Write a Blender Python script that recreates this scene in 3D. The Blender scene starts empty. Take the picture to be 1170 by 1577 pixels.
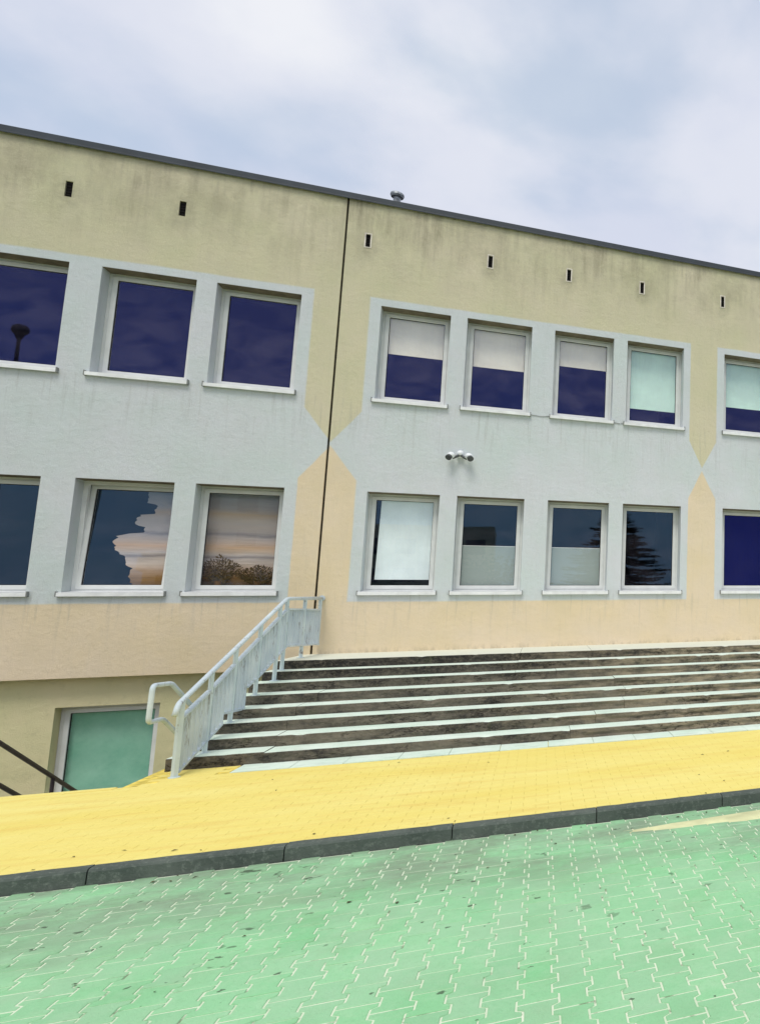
import bpy, bmesh, math, random
from mathutils import Vector, Matrix, noise

random.seed(11)
S = bpy.context.scene
C = S.collection

# ------------------------------------------------------------------ camera
# a wide phone picture cropped at its left part: the optical axis lies right of the frame (lens shift)
W0, H0 = 1170.0, 1577.0
F_PX, CX, CY = 1083.4, 1290.0, 788.0
yaw, pitch, roll = 0.4338, 0.1239, -0.0083
cam_d = bpy.data.cameras.new('camera')
cam = bpy.data.objects.new('camera', cam_d); C.objects.link(cam)
cam_d.sensor_fit = 'VERTICAL'; cam_d.sensor_height = 36.0
cam_d.lens = 36.0 * F_PX / H0
cam_d.shift_x = -(CX - W0 / 2) / H0
cam_d.shift_y = (CY - H0 / 2) / H0
cam_d.clip_start = 0.05; cam_d.clip_end = 2000
fw = Vector((math.sin(yaw) * math.cos(pitch), math.cos(yaw) * math.cos(pitch), math.sin(pitch)))
rt = Vector((math.cos(yaw), -math.sin(yaw), 0)); up = rt.cross(fw)
r2 = rt * math.cos(roll) + up * math.sin(roll); u2 = -rt * math.sin(roll) + up * math.cos(roll)
M = Matrix((r2, u2, -fw)).transposed().to_4x4(); M.translation = Vector((2.874, -14.025, 1.765))
cam.matrix_world = M
S.camera = cam

# ------------------------------------------------------------------ light
SUN_EL, SUN_AZ = math.radians(62), math.radians(196)      # azimuth clockwise from +Y: behind the viewer, a little left
w = bpy.data.worlds.new('World'); S.world = w; w.use_nodes = True
wn, wl = w.node_tree.nodes, w.node_tree.links
wn.clear()
wo = wn.new('ShaderNodeOutputWorld'); bg = wn.new('ShaderNodeBackground'); bg.inputs['Strength'].default_value = 0.10
sky = wn.new('ShaderNodeTexSky'); sky.sky_type = 'NISHITA'; sky.sun_disc = False
sky.sun_elevation = SUN_EL; sky.sun_rotation = SUN_AZ; sky.air_density = 1.0; sky.dust_density = 1.5
tc = wn.new('ShaderNodeTexCoord'); sx = wn.new('ShaderNodeSeparateXYZ'); wl.new(tc.outputs['Generated'], sx.inputs[0])
def wmath(op, a, b):
    n = wn.new('ShaderNodeMath'); n.operation = op
    for i, v in enumerate((a, b)):
        if isinstance(v, (int, float)): n.inputs[i].default_value = v
        else: wl.new(v, n.inputs[i])
    return n.outputs[0]
zz = wmath('ADD', wmath('ABSOLUTE', sx.outputs['Z'], 0), 0.42)
cb = wn.new('ShaderNodeCombineXYZ')
wl.new(wmath('DIVIDE', sx.outputs['X'], zz), cb.inputs[0]); wl.new(wmath('DIVIDE', sx.outputs['Y'], zz), cb.inputs[1])
def wnoise(scale, det, rough, dist, off):
    m = wn.new('ShaderNodeMapping'); m.inputs['Location'].default_value = off; m.inputs['Scale'].default_value = (1.0, 1.05, 1)
    m.inputs['Rotation'].default_value = (0, 0, 0.5)
    wl.new(cb.outputs[0], m.inputs[0])
    n = wn.new('ShaderNodeTexNoise'); n.inputs['Scale'].default_value = scale; n.inputs['Detail'].default_value = det
    n.inputs['Roughness'].default_value = rough; n.inputs['Distortion'].default_value = dist
    wl.new(m.outputs[0], n.inputs['Vector']); return n.outputs['Fac']
def wramp(src, stops):
    r = wn.new('ShaderNodeValToRGB'); r.color_ramp.interpolation = 'EASE'
    e = r.color_ramp.elements
    e[0].position, e[0].color = stops[0][0], stops[0][1]; e[1].position, e[1].color = stops[1][0], stops[1][1]
    for p, c_ in stops[2:]:
        k = e.new(p); k.color = c_
    wl.new(src, r.inputs[0]); return r.outputs['Color']
cover = wramp(wnoise(3.0, 7, 0.48, 0.1, (3.1, 1.7, 0)), [(0.36, (0, 0, 0, 1)), (0.56, (1, 1, 1, 1))])
tone = wramp(wnoise(2.8, 7, 0.5, 0.1, (8.3, 4.4, 2)), [(0.34, (4.85, 5.15, 6.1, 1)), (0.48, (5.45, 5.65, 6.35, 1)), (0.64, (6.3, 6.4, 6.75, 1))])
mixw = wn.new('ShaderNodeMix'); mixw.data_type = 'RGBA'
wl.new(wmath('ADD', wmath('MULTIPLY', cover, 0.52), 0.46), mixw.inputs['Factor'])
thin = wn.new('ShaderNodeMix'); thin.data_type = 'RGBA'; thin.inputs['Factor'].default_value = 0.5     # thin high veil over the blue
wl.new(sky.outputs[0], thin.inputs['A']); thin.inputs['B'].default_value = (3.8, 5.2, 6.7, 1)
wl.new(thin.outputs['Result'], mixw.inputs['A']); wl.new(tone, mixw.inputs['B'])
wl.new(mixw.outputs['Result'], bg.inputs['Color']); wl.new(bg.outputs[0], wo.inputs[0])

sd = bpy.data.lights.new('sun', 'SUN'); sd.energy = 1.5; sd.angle = math.radians(24); sd.color = (1.0, 0.96, 0.88)
sun = bpy.data.objects.new('sun', sd); C.objects.link(sun)
sdir = Vector((math.sin(SUN_AZ) * math.cos(SUN_EL), math.cos(SUN_AZ) * math.cos(SUN_EL), math.sin(SUN_EL)))
sun.rotation_euler = sdir.to_track_quat('Z', 'Y').to_euler(); sun.location = (0, -20, 30)
S.view_settings.view_transform = 'Standard'; S.view_settings.look = 'None'
S.view_settings.exposure = 0.47; S.view_settings.gamma = 1.0; S.view_settings.use_curve_mapping = False
S.render.engine = 'CYCLES'
S.cycles.max_bounces = 8; S.cycles.transparent_max_bounces = 12

# ------------------------------------------------------------------ material helpers
class X:
    """arithmetic on shader sockets"""
    def __init__(s, t, sock): s.t, s.s = t, sock
    def _m(s, op, *a):
        n = s.t.nodes.new('ShaderNodeMath'); n.operation = op
        for i, v in enumerate((s,) + a):
            if isinstance(v, X): s.t.links.new(v.s, n.inputs[i])
            else: n.inputs[i].default_value = v
        return X(s.t, n.outputs[0])
    def __add__(s, o): return s._m('ADD', o)
    def __sub__(s, o): return s._m('SUBTRACT', o)
    def __mul__(s, o): return s._m('MULTIPLY', o)
    def __truediv__(s, o): return s._m('DIVIDE', o)
    def neg(s): return s._m('MULTIPLY', -1.0)
    def abs(s): return s._m('ABSOLUTE', 0.0)
    def mx(s, o): return s._m('MAXIMUM', o)
    def mn(s, o): return s._m('MINIMUM', o)
    def gt(s, o): return s._m('GREATER_THAN', o)
    def c01(s): return s._m('MAXIMUM', 0.0)._m('MINIMUM', 1.0)
    def inv(s): return (s.neg() + 1.0)

class Mat:
    def __init__(s, name, rough=0.8, spec=0.3):
        s.m = bpy.data.materials.new(name); s.m.use_nodes = True; s.t = s.m.node_tree
        s.b = s.t.nodes['Principled BSDF']; s.b.inputs['Roughness'].default_value = rough
        s.b.inputs['Specular IOR Level'].default_value = spec
        s._co = None
    def co(s, kind='Object'):
        n = s.t.nodes.new('ShaderNodeTexCoord'); return n.outputs[kind]
    def geo(s, kind='Position'):
        n = s.t.nodes.new('ShaderNodeNewGeometry'); return n.outputs[kind]
    def xyz(s, sock):
        n = s.t.nodes.new('ShaderNodeSeparateXYZ'); s.t.links.new(sock, n.inputs[0])
        return [X(s.t, n.outputs[i]) for i in range(3)]
    def noise(s, scale, det=3, rough=0.55, vscale=(1, 1, 1), loc=(0, 0, 0), dist=0.0, sock=None):
        m = s.t.nodes.new('ShaderNodeMapping'); m.inputs['Scale'].default_value = vscale; m.inputs['Location'].default_value = loc
        s.t.links.new(sock if sock is not None else s.geo(), m.inputs[0])
        n = s.t.nodes.new('ShaderNodeTexNoise'); n.inputs['Scale'].default_value = scale; n.inputs['Detail'].default_value = det
        n.inputs['Roughness'].default_value = rough; n.inputs['Distortion'].default_value = dist
        s.t.links.new(m.outputs[0], n.inputs['Vector']); return X(s.t, n.outputs['Fac'])
    def ramp(s, x, lo, hi): return ((x - lo) / (hi - lo)).c01()
    def mix(s, f, a, b, mode='MIX'):
        n = s.t.nodes.new('ShaderNodeMix'); n.data_type = 'RGBA'; n.blend_type = mode
        if isinstance(f, X): s.t.links.new(f.s, n.inputs['Factor'])
        else: n.inputs['Factor'].default_value = f
        for k, v in (('A', a), ('B', b)):
            if isinstance(v, tuple): n.inputs[k].default_value = (*v, 1) if len(v) == 3 else v
            else: s.t.links.new(v, n.inputs[k])
        return n.outputs['Result']
    def col(s, c_):
        if isinstance(c_, tuple): s.b.inputs['Base Color'].default_value = (*c_, 1)
        else: s.t.links.new(c_, s.b.inputs['Base Color'])
        return s
    def rough(s, x): s.t.links.new(x.s, s.b.inputs['Roughness']); return s
    def bump(s, x, dist=0.01, strength=1.0):
        n = s.t.nodes.new('ShaderNodeBump'); n.inputs['Distance'].default_value = dist; n.inputs['Strength'].default_value = strength
        s.t.links.new(x.s, n.inputs['Height']); s.t.links.new(n.outputs[0], s.b.inputs['Normal']); return s
    def island(s):
        return X(s.t, s.geo('Random Per Island'))
    def objrand(s):
        n = s.t.nodes.new('ShaderNodeObjectInfo'); return X(s.t, n.outputs['Random'])

def simple(name, c_, rough=0.7, spec=0.3, var=0.12, scale=8.0, metal=0.0, bump=0.0):
    m = Mat(name, rough, spec); n = m.noise(scale, 4)
    d = tuple(v * (1 - var * 1.6) for v in c_); l = tuple(min(1, v * (1 + var)) for v in c_)
    m.col(m.mix(m.ramp(n, 0.3, 0.7), d, l)); m.b.inputs['Metallic'].default_value = metal
    if bump: m.bump(m.noise(scale * 14, 3), bump)
    return m.m

# facade paint: yellow parapet, blue-grey storeys, peach plinth, pointed pier fields
def facade_material():
    m = Mat('facade_paint', 0.9, 0.15)
    x, y, z = m.xyz(m.geo())
    wob = (m.noise(3.0, 3) - 0.5) * 0.02
    xw = x + wob; zw = z + (m.noise(2.3, 3, loc=(5, 5, 5)) - 0.5) * 0.03
    ym = (zw - 7.06) / 0.03; pm = (zw * -1.0 + 1.79) / 0.025
    for xc, wl_, wr_ in ((0.03, 0.40, 0.40), (6.305, 0.27, 0.29), (-6.0, 0.27, 0.29), (12.6, 0.27, 0.29)):
        dx = xw - xc
        u = (dx / wr_).mx(dx / -wl_)
        t1 = ((zw - 4.45) / 0.56).mn(1.0); t2 = ((zw * -1.0 + 4.385) / 0.57).mn(1.0)
        ym = ym.mx((t1 - u) / 0.07); pm = pm.mx((t2 - u) / 0.06)
    ym = (ym + 0.5).c01(); pm = (pm + 0.5).c01()
    big = m.ramp(m.noise(0.7, 6, 0.62), 0.36, 0.64); mid = m.ramp(m.noise(2.2, 5, 0.6), 0.3, 0.72)
    grey = m.mix(big, (0.66, 0.735, 0.725), (0.725, 0.745, 0.78))
    yel = m.mix(big, (0.68, 0.65, 0.42), (0.74, 0.67, 0.48))
    pea = m.mix(big, (0.84, 0.69, 0.45), (0.88, 0.73, 0.54))
    c_ = m.mix(ym, grey, yel); c_ = m.mix(pm, c_, pea)
    c_ = m.mix(mid * 0.13, c_, (0.44, 0.43, 0.37))
    # rain streaks and soot under the coping, wearing out downwards
    st = m.ramp(m.noise(7.0, 5, 0.65, (1.0, 1.0, 0.09)), 0.46, 0.78)
    st2 = m.ramp(m.noise(1.5, 6, 0.68, (1, 1, 0.7), (9, 2, 4)), 0.42, 0.66)
    dirt = m.ramp(z, 6.9, 8.7) * st * (m.ramp(m.noise(1.2, 3, loc=(1, 6, 2)), 0.35, 0.65) * 0.8) + m.ramp(z, 7.2, 8.7) * st2 * 0.55
    c_ = m.mix(dirt.c01(), c_, (0.29, 0.255, 0.175))
    # soot halo around the vent slots
    halo = None
    for vx in VENTS:
        d = ((x - vx) * (x - vx) * 30.0 + (z - 8.0) * (z - 8.0) * 9.0)
        h = (d * -1.0 + 1.0).c01()
        halo = h if halo is None else halo.mx(h)
    c_ = m.mix(halo * m.ramp(m.noise(9, 4), 0.3, 0.7) * 0.42, c_, (0.20, 0.18, 0.13))
    # splash dirt at the foot of the wall
    foot = x.gt(0.0) * m.ramp(z * -1.0, -1.06, -0.95) * m.ramp(m.noise(11, 5, 0.7, (1, 1, 0.5)), 0.45, 0.72)
    c_ = m.mix(foot * 0.5, c_, (0.20, 0.16, 0.10))
    # runs below the sills' ends
    run = m.ramp(m.noise(16.0, 4, 0.6, (1, 1, 0.06), (2, 2, 7)), 0.54, 0.74)
    under = (m.ramp(z, 4.25, 5.2) * m.ramp(z * -1.0, -5.22, -5.20)).mx(m.ramp(z, 1.25, 1.9) * m.ramp(z * -1.0, -1.92, -1.90))
    c_ = m.mix(run * (under * 0.34 + 0.08), c_, (0.33, 0.33, 0.29))
    grain = m.ramp(m.noise(70, 4, 0.75), 0.35, 0.70)
    c_ = m.mix(grain * 0.09, c_, (0.30, 0.30, 0.26))
    m.col(c_)
    m.bump(m.noise(120, 4, 0.75) + m.noise(12, 3) * 0.8, 0.012, 1.0)
    return m.m

VENTS = [-3.52, -2.18, 0.33, 2.255, 3.63, 5.02, 6.695]
MT = {}
MT['facade'] = facade_material()
def basement_material():
    m = Mat('basement_render', 0.92, 0.12)
    c_ = m.mix(m.ramp(m.noise(0.9, 5), 0.3, 0.7), (0.66, 0.64, 0.36), (0.76, 0.68, 0.42))
    c_ = m.mix(m.ramp(m.noise(4, 6, 0.7), 0.55, 0.8) * 0.45, c_, (0.34, 0.33, 0.17))
    m.col(c_); m.bump(m.noise(90, 4, 0.75) + m.noise(9, 3), 0.012, 1.0); return m.m
MT['basement'] = basement_material()
MT['coping'] = simple('coping_sheet_metal', (0.032, 0.042, 0.052), 0.5, 0.5, 0.15, 3.0)
MT['joint'] = simple('joint_sealant', (0.035, 0.03, 0.022), 0.8, 0.2, 0.3, 12.0)
MT['pvc'] = simple('white_window_plastic', (0.70, 0.71, 0.70), 0.4, 0.5, 0.05, 5.0)
MT['sill'] = simple('white_sill_metal', (0.82, 0.83, 0.83), 0.45, 0.5, 0.08, 6.0)
MT['soffit_shade'] = simple('painted_soffit_shade', (0.20, 0.17, 0.125), 0.95, 0.1, 0.2, 6.0)  # shade of the window heads put into the colour
MT['gasket'] = simple('black_rubber_seal', (0.02, 0.02, 0.022), 0.6, 0.3, 0.2, 9.0)
MT['interior'] = simple('dark_room_surface', (0.035, 0.036, 0.05), 0.9, 0.1, 0.3, 0.7)
MT['vent_dark'] = simple('vent_grille_dark', (0.018, 0.015, 0.015), 0.8, 0.2, 0.3, 9.0)
MT['vent_frame'] = simple('vent_rim', (0.78, 0.72, 0.62), 0.8, 0.2, 0.2, 9.0)
MT['roof'] = simple('roof_felt', (0.09, 0.09, 0.095), 0.9, 0.2, 0.2, 2.0)
MT['galv'] = simple('galvanised_tin', (0.32, 0.34, 0.36), 0.45, 0.5, 0.35, 14.0, metal=0.6)
MT['lamp_white'] = simple('white_lamp_shell', (0.80, 0.82, 0.84), 0.35, 0.5, 0.05, 10.0)
MT['lamp_dark'] = simple('lamp_bracket_grey', (0.06, 0.065, 0.07), 0.5, 0.4, 0.2, 10.0)
MT['cable'] = simple('grey_cable', (0.25, 0.26, 0.25), 0.7, 0.3, 0.1, 10.0)

def glass(name, tint, fac, trans=(1.0, 1.0, 1.0), cloud_film=0.05):
    """pane: clear, mirrors a tinted share of the sky, with cloud reflections painted in as a thin uneven film"""
    m = bpy.data.materials.new(name); m.use_nodes = True; t = m.node_tree; t.nodes.clear()
    o = t.nodes.new('ShaderNodeOutputMaterial'); mx = t.nodes.new('ShaderNodeMixShader'); mx.inputs[0].default_value = fac
    tr = t.nodes.new('ShaderNodeBsdfTransparent'); tr.inputs[0].default_value = (*trans, 1)
    gl = t.nodes.new('ShaderNodeBsdfGlossy'); gl.inputs['Color'].default_value = (*tint, 1); gl.inputs['Roughness'].default_value = 0.012
    g = t.nodes.new('ShaderNodeNewGeometry')
    n = t.nodes.new('ShaderNodeTexNoise'); n.inputs['Scale'].default_value = 1.1; n.inputs['Detail'].default_value = 0
    t.links.new(g.outputs['Position'], n.inputs['Vector'])
    bp = t.nodes.new('ShaderNodeBump'); bp.inputs['Distance'].default_value = 0.003; bp.inputs['Strength'].default_value = 0.5
    t.links.new(n.outputs['Fac'], bp.inputs['Height']); t.links.new(bp.outputs[0], gl.inputs['Normal'])
    t.links.new(tr.outputs[0], mx.inputs[1]); t.links.new(gl.outputs[0], mx.inputs[2])
    mp = t.nodes.new('ShaderNodeMapping'); mp.inputs['Scale'].default_value = (1.0, 1.0, 1.9); t.links.new(g.outputs['Position'], mp.inputs[0])
    d = t.nodes.new('ShaderNodeTexNoise'); d.inputs['Scale'].default_value = 1.9; d.inputs['Detail'].default_value = 5; d.inputs['Distortion'].default_value = 0.6
    t.links.new(mp.outputs[0], d.inputs['Vector'])
    r = t.nodes.new('ShaderNodeMapRange'); r.inputs['From Min'].default_value = 0.38; r.inputs['From Max'].default_value = 0.68; r.inputs['To Max'].default_value = cloud_film
    t.links.new(d.outputs['Fac'], r.inputs['Value'])
    df = t.nodes.new('ShaderNodeBsdfDiffuse'); df.inputs[0].default_value = (0.52, 0.46, 0.58, 1)  # smudge colour painting in the clouds mirrored by the pane
    m2 = t.nodes.new('ShaderNodeMixShader'); t.links.new(r.outputs[0], m2.inputs[0]); t.links.new(mx.outputs[0], m2.inputs[1]); t.links.new(df.outputs[0], m2.inputs[2])
    t.links.new(m2.outputs[0], o.inputs[0])
    return m
MT['glass_up'] = glass('upper_glass_sky_tint', (0.26, 0.31, 0.95), 0.095, (1.0, 1.0, 1.0), 0.055)  # bluer sky reflection of the upper panes put into the tint
MT['glass_low'] = glass('lower_glass_sky_tint', (0.40, 0.68, 1.0), 0.08, (1.0, 1.0, 1.0), 0.03)  # same glass, greyer sky reflection of the lower panes put into the tint
MT['glass_navy'] = glass('navy_glass', (0.12, 0.15, 0.85), 0.075, (1.0, 1.0, 1.0), 0.008)
MT['glass_green'] = glass('green_glass', (0.4, 0.8, 0.6), 0.10, (0.80, 0.93, 0.88))

def cloth(name, c_, folds=None, var=0.06):
    m = Mat(name, 0.95, 0.1)
    n = m.ramp(m.noise(3.0, 4), 0.3, 0.7)
    m.col(m.mix(n, tuple(v * (1 - var) for v in c_), tuple(min(1, v * (1 + var)) for v in c_)))
    m.bump(m.noise(4, 2, 0.5, (3, 1, 0.4)), 0.03, 0.5); return m.m
MT['blind_cream'] = cloth('cream_blind', (0.95, 0.90, 0.74))
MT['blind_mint'] = cloth('pale_mint_blind', (0.70, 0.93, 0.76))
MT['blind_white'] = cloth('white_blind', (0.86, 0.95, 0.96))
MT['blind_navy'] = cloth('navy_blind', (0.003, 0.004, 0.035))
_g = Mat('green_window_film', 0.9, 0.1)
_g.col(_g.mix(_g.ramp(_g.noise(1.6, 7, 0.7), 0.32, 0.68), (0.30, 0.55, 0.45), (0.54, 0.74, 0.64)))
MT['blind_green'] = _g.m
def film():
    m = bpy.data.materials.new('frosted_film'); m.use_nodes = True; t = m.node_tree; t.nodes.clear()
    o = t.nodes.new('ShaderNodeOutputMaterial'); mx = t.nodes.new('ShaderNodeMixShader'); mx.inputs[0].default_value = 0.55
    tr = t.nodes.new('ShaderNodeBsdfTransparent'); df = t.nodes.new('ShaderNodeBsdfDiffuse'); df.inputs[0].default_value = (0.66, 0.76, 0.72, 1)
    t.links.new(tr.outputs[0], mx.inputs[1]); t.links.new(df.outputs[0], mx.inputs[2]); t.links.new(mx.outputs[0], o.inputs[0]); return m
MT['film'] = film()

def riser_material():
    m = Mat('grimy_step_concrete', 0.92, 0.2)
    x, y, z = m.xyz(m.geo())
    n1 = m.ramp(m.noise(1.6, 8, 0.72, (0.9, 1, 2.5)), 0.38, 0.64); n2 = m.ramp(m.noise(24, 7, 0.8, (0.8, 1, 1.0)), 0.46, 0.66)
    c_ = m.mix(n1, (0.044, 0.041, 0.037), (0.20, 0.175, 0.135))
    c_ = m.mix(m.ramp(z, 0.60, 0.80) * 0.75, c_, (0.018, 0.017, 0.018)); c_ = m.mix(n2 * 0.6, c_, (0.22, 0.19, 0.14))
    moss = m.ramp(m.noise(4.5, 4, 0.6, loc=(3, 8, 1)), 0.58, 0.74)
    c_ = m.mix(moss * 0.45, c_, (0.05, 0.065, 0.025))
    # old worn end of the flight: paler, reddish broken concrete
    worn = m.ramp(x + (m.noise(2.0, 4) - 0.5) * 5.0, 2.6, 6.0)
    c_ = m.mix(worn * m.ramp(m.noise(8, 5, 0.7, (0.4, 1, 1.6)), 0.36, 0.60) * 0.85, c_, (0.38, 0.31, 0.21))
    ck = ((m.noise(3.2, 5, 0.65, (0.6, 1, 2.2), (6, 1, 3)) - 0.5).abs() * -120.0 + 1.0).c01() * m.ramp(m.noise(0.9, 2, loc=(2, 2, 2)), 0.45, 0.55)
    c_ = m.mix(ck * 0.9, c_, (0.008, 0.007, 0.006))
    m.col(c_); m.bump(m.noise(30, 6, 0.75) + m.noise(6, 4, 0.6, (0.5, 1, 2)) - ck * 0.8, 0.02, 1.0); return m.m
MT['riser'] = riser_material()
def tread_material():
    m = Mat('pale_mint_step_paint', 0.85, 0.25)
    n = m.ramp(m.noise(2.2, 5, 0.6), 0.3, 0.7)
    c_ = m.mix(n, (0.60, 0.74, 0.62), (0.74, 0.82, 0.73))
    c_ = m.mix(m.ramp(m.noise(22, 5, 0.7), 0.60, 0.78) * 0.5, c_, (0.30, 0.36, 0.29)); c_ = m.mix(m.ramp(m.noise(3.0, 6, 0.7, (1, 2, 1), (5, 2, 1)), 0.50, 0.72) * 0.45, c_, (0.36, 0.42, 0.34))
    z = m.xyz(m.geo())[2]
    c_ = m.mix(m.ramp(z, 0.80, 0.95), c_, (0.68, 0.69, 0.58))
    m.col(c_); m.bump(m.noise(60, 4, 0.7), 0.006); return m.m
MT['tread'] = tread_material()

def yellow_material():
    m = Mat('yellow_pavement_paint', 0.85, 0.25)
    p = m.xyz(m.geo())
    n = m.ramp(m.noise(0.8, 5, 0.6, (0.5, 1.6, 1)), 0.3, 0.7)
    c_ = m.mix(n, (0.78, 0.64, 0.16), (0.82, 0.715, 0.24))
    c_ = m.mix(m.island() * 0.12, c_, (0.78, 0.58, 0.14))
    c_ = m.mix(m.ramp(m.noise(3.0, 6, 0.7, (0.35, 2.2, 1), (4, 1, 0)), 0.50, 0.72) * 0.55, c_, (0.70, 0.47, 0.11))
    c_ = m.mix(m.ramp(m.noise(17, 4, 0.6, (0.7, 1.6, 1), (1, 7, 0)), 0.72, 0.77) * 0.75, c_, (0.16, 0.12, 0.03))
    m.col(c_); m.bump(m.noise(70, 4, 0.7), 0.005); return m.m
MT['yellow'] = yellow_material()
MT['yellow_bed'] = simple('yellow_joint_sand', (0.78, 0.61, 0.14), 0.95, 0.1, 0.3, 9.0)

def green_material(objr):
    m = Mat('green_paver_paint' + ('_field' if not objr else ''), 0.82, 0.28)
    x, y, z = m.xyz(m.geo())
    r = m.objrand() if objr else m.island()
    n = m.ramp(m.noise(0.9, 5, 0.6), 0.3, 0.7)
    c_ = m.mix(n, (0.21, 0.55, 0.25), (0.30, 0.63, 0.33))
    c_ = m.mix(r * 0.5, c_, (0.36, 0.66, 0.37))
    c_ = m.mix(m.ramp(m.noise(6, 6, 0.75), 0.45, 0.70) * 0.45, c_, (0.44, 0.66, 0.42)); c_ = m.mix(m.ramp(m.noise(38, 5, 0.75), 0.50, 0.72) * 0.35, c_, (0.20, 0.42, 0.20)); c_ = m.mix(m.ramp(m.noise(2.2, 4, 0.6, loc=(8, 8, 1)), 0.50, 0.70) * 0.35, c_, (0.26, 0.44, 0.23))
    fr_ = (r * 7.13)._m('FRACT', 0.0); c_ = m.mix(fr_ * 0.38, c_, (0.36, 0.52, 0.36))
    # tyre and drip grime gathered along the gutter
    gut = m.ramp(y + x * 0.035 + (m.noise(0.8, 3, loc=(4, 4, 4)) - 0.5) * 1.6, -9.1, -7.9) * m.ramp(m.noise(1.3, 9, 0.72, (0.7, 1.4, 1), (2, 5, 0)), 0.40, 0.60)
    c_ = m.mix(gut * 0.8, c_, (0.22, 0.27, 0.19))
    sp = m.ramp(m.noise(5.0, 3, 0.55, (0.9, 1.2, 1), (7, 3, 0)), 0.685, 0.71) * m.ramp(y, -10.3, -8.6)
    sp2 = m.ramp(m.noise(12, 3, 0.5, (0.9, 1.2, 1), (1, 9, 0)), 0.705, 0.725)
    c_ = m.mix((sp.mx(sp2)) * 0.75, c_, (0.045, 0.055, 0.035))
    m.col(c_); m.bump(m.noise(80, 4, 0.75), 0.006); return m.m
MT['paver'] = green_material(True); MT['paver_field'] = green_material(False)
def bed_material():
    m = Mat('pale_joint_sand', 0.95, 0.1)
    c_ = m.mix(m.ramp(m.noise(4, 5, 0.7), 0.3, 0.7), (0.56, 0.68, 0.48), (0.74, 0.78, 0.62))
    c_ = m.mix(m.ramp(m.noise(9, 4, 0.6, loc=(3, 3, 0)), 0.58, 0.66) * 0.8, c_, (0.12, 0.18, 0.09))
    m.col(c_); m.bump(m.noise(200, 3), 0.004); return m.m
MT['bed'] = bed_material()
def kerb_material():
    m = Mat('kerb_concrete', 0.9, 0.25)
    c_ = m.mix(m.ramp(m.noise(2.5, 5, 0.65), 0.3, 0.7), (0.062, 0.078, 0.068), (0.13, 0.15, 0.13))
    c_ = m.mix(m.ramp(m.noise(28, 5, 0.7), 0.52, 0.72) * 0.6, c_, (0.26, 0.29, 0.25))
    c_ = m.mix(m.objrand() * 0.25, c_, (0.04, 0.055, 0.05))
    m.col(c_); m.bump(m.noise(60, 5, 0.75), 0.008); return m.m
MT['kerb'] = kerb_material()
MT['mint_strip'] = MT['tread']
MT['ground'] = simple('old_asphalt', (0.055, 0.058, 0.055), 0.95, 0.2, 0.3, 0.3)
MT['sand'] = simple('pale_sand', (0.62, 0.62, 0.36), 0.95, 0.1, 0.15, 4.0, bump=0.004)
MT['concrete'] = simple('well_concrete', (0.30, 0.30, 0.24), 0.95, 0.2, 0.25, 2.0, bump=0.01)
def rail_material():
    m = Mat('chipped_grey_rail_paint', 0.5, 0.4)
    c_ = m.mix(m.ramp(m.noise(3, 4), 0.3, 0.7), (0.46, 0.54, 0.60), (0.62, 0.69, 0.71))
    ru = m.ramp(m.noise(14, 6, 0.75, (1.3, 1.3, 0.22)), 0.57, 0.70)
    c_ = m.mix(ru * 0.8, c_, (0.10, 0.055, 0.03))
    m.col(c_); m.bump(m.noise(60, 3), 0.002); return m.m
MT['rail'] = rail_material()
def post_material():
    m = Mat('rusting_post_paint', 0.55, 0.35)
    z = m.xyz(m.geo())[2]
    c_ = m.mix(m.ramp(m.noise(3, 4), 0.3, 0.7), (0.50, 0.59, 0.62), (0.62, 0.70, 0.70))
    c_ = m.mix(m.ramp(m.noise(10, 5, 0.7), 0.60, 0.72) * 0.8, c_, (0.12, 0.06, 0.025))
    m.col(c_); return m.m
MT['post'] = post_material()
MT['darkpipe'] = simple('dark_brown_pipe_paint', (0.055, 0.042, 0.048), 0.5, 0.4, 0.3, 8.0)

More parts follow.
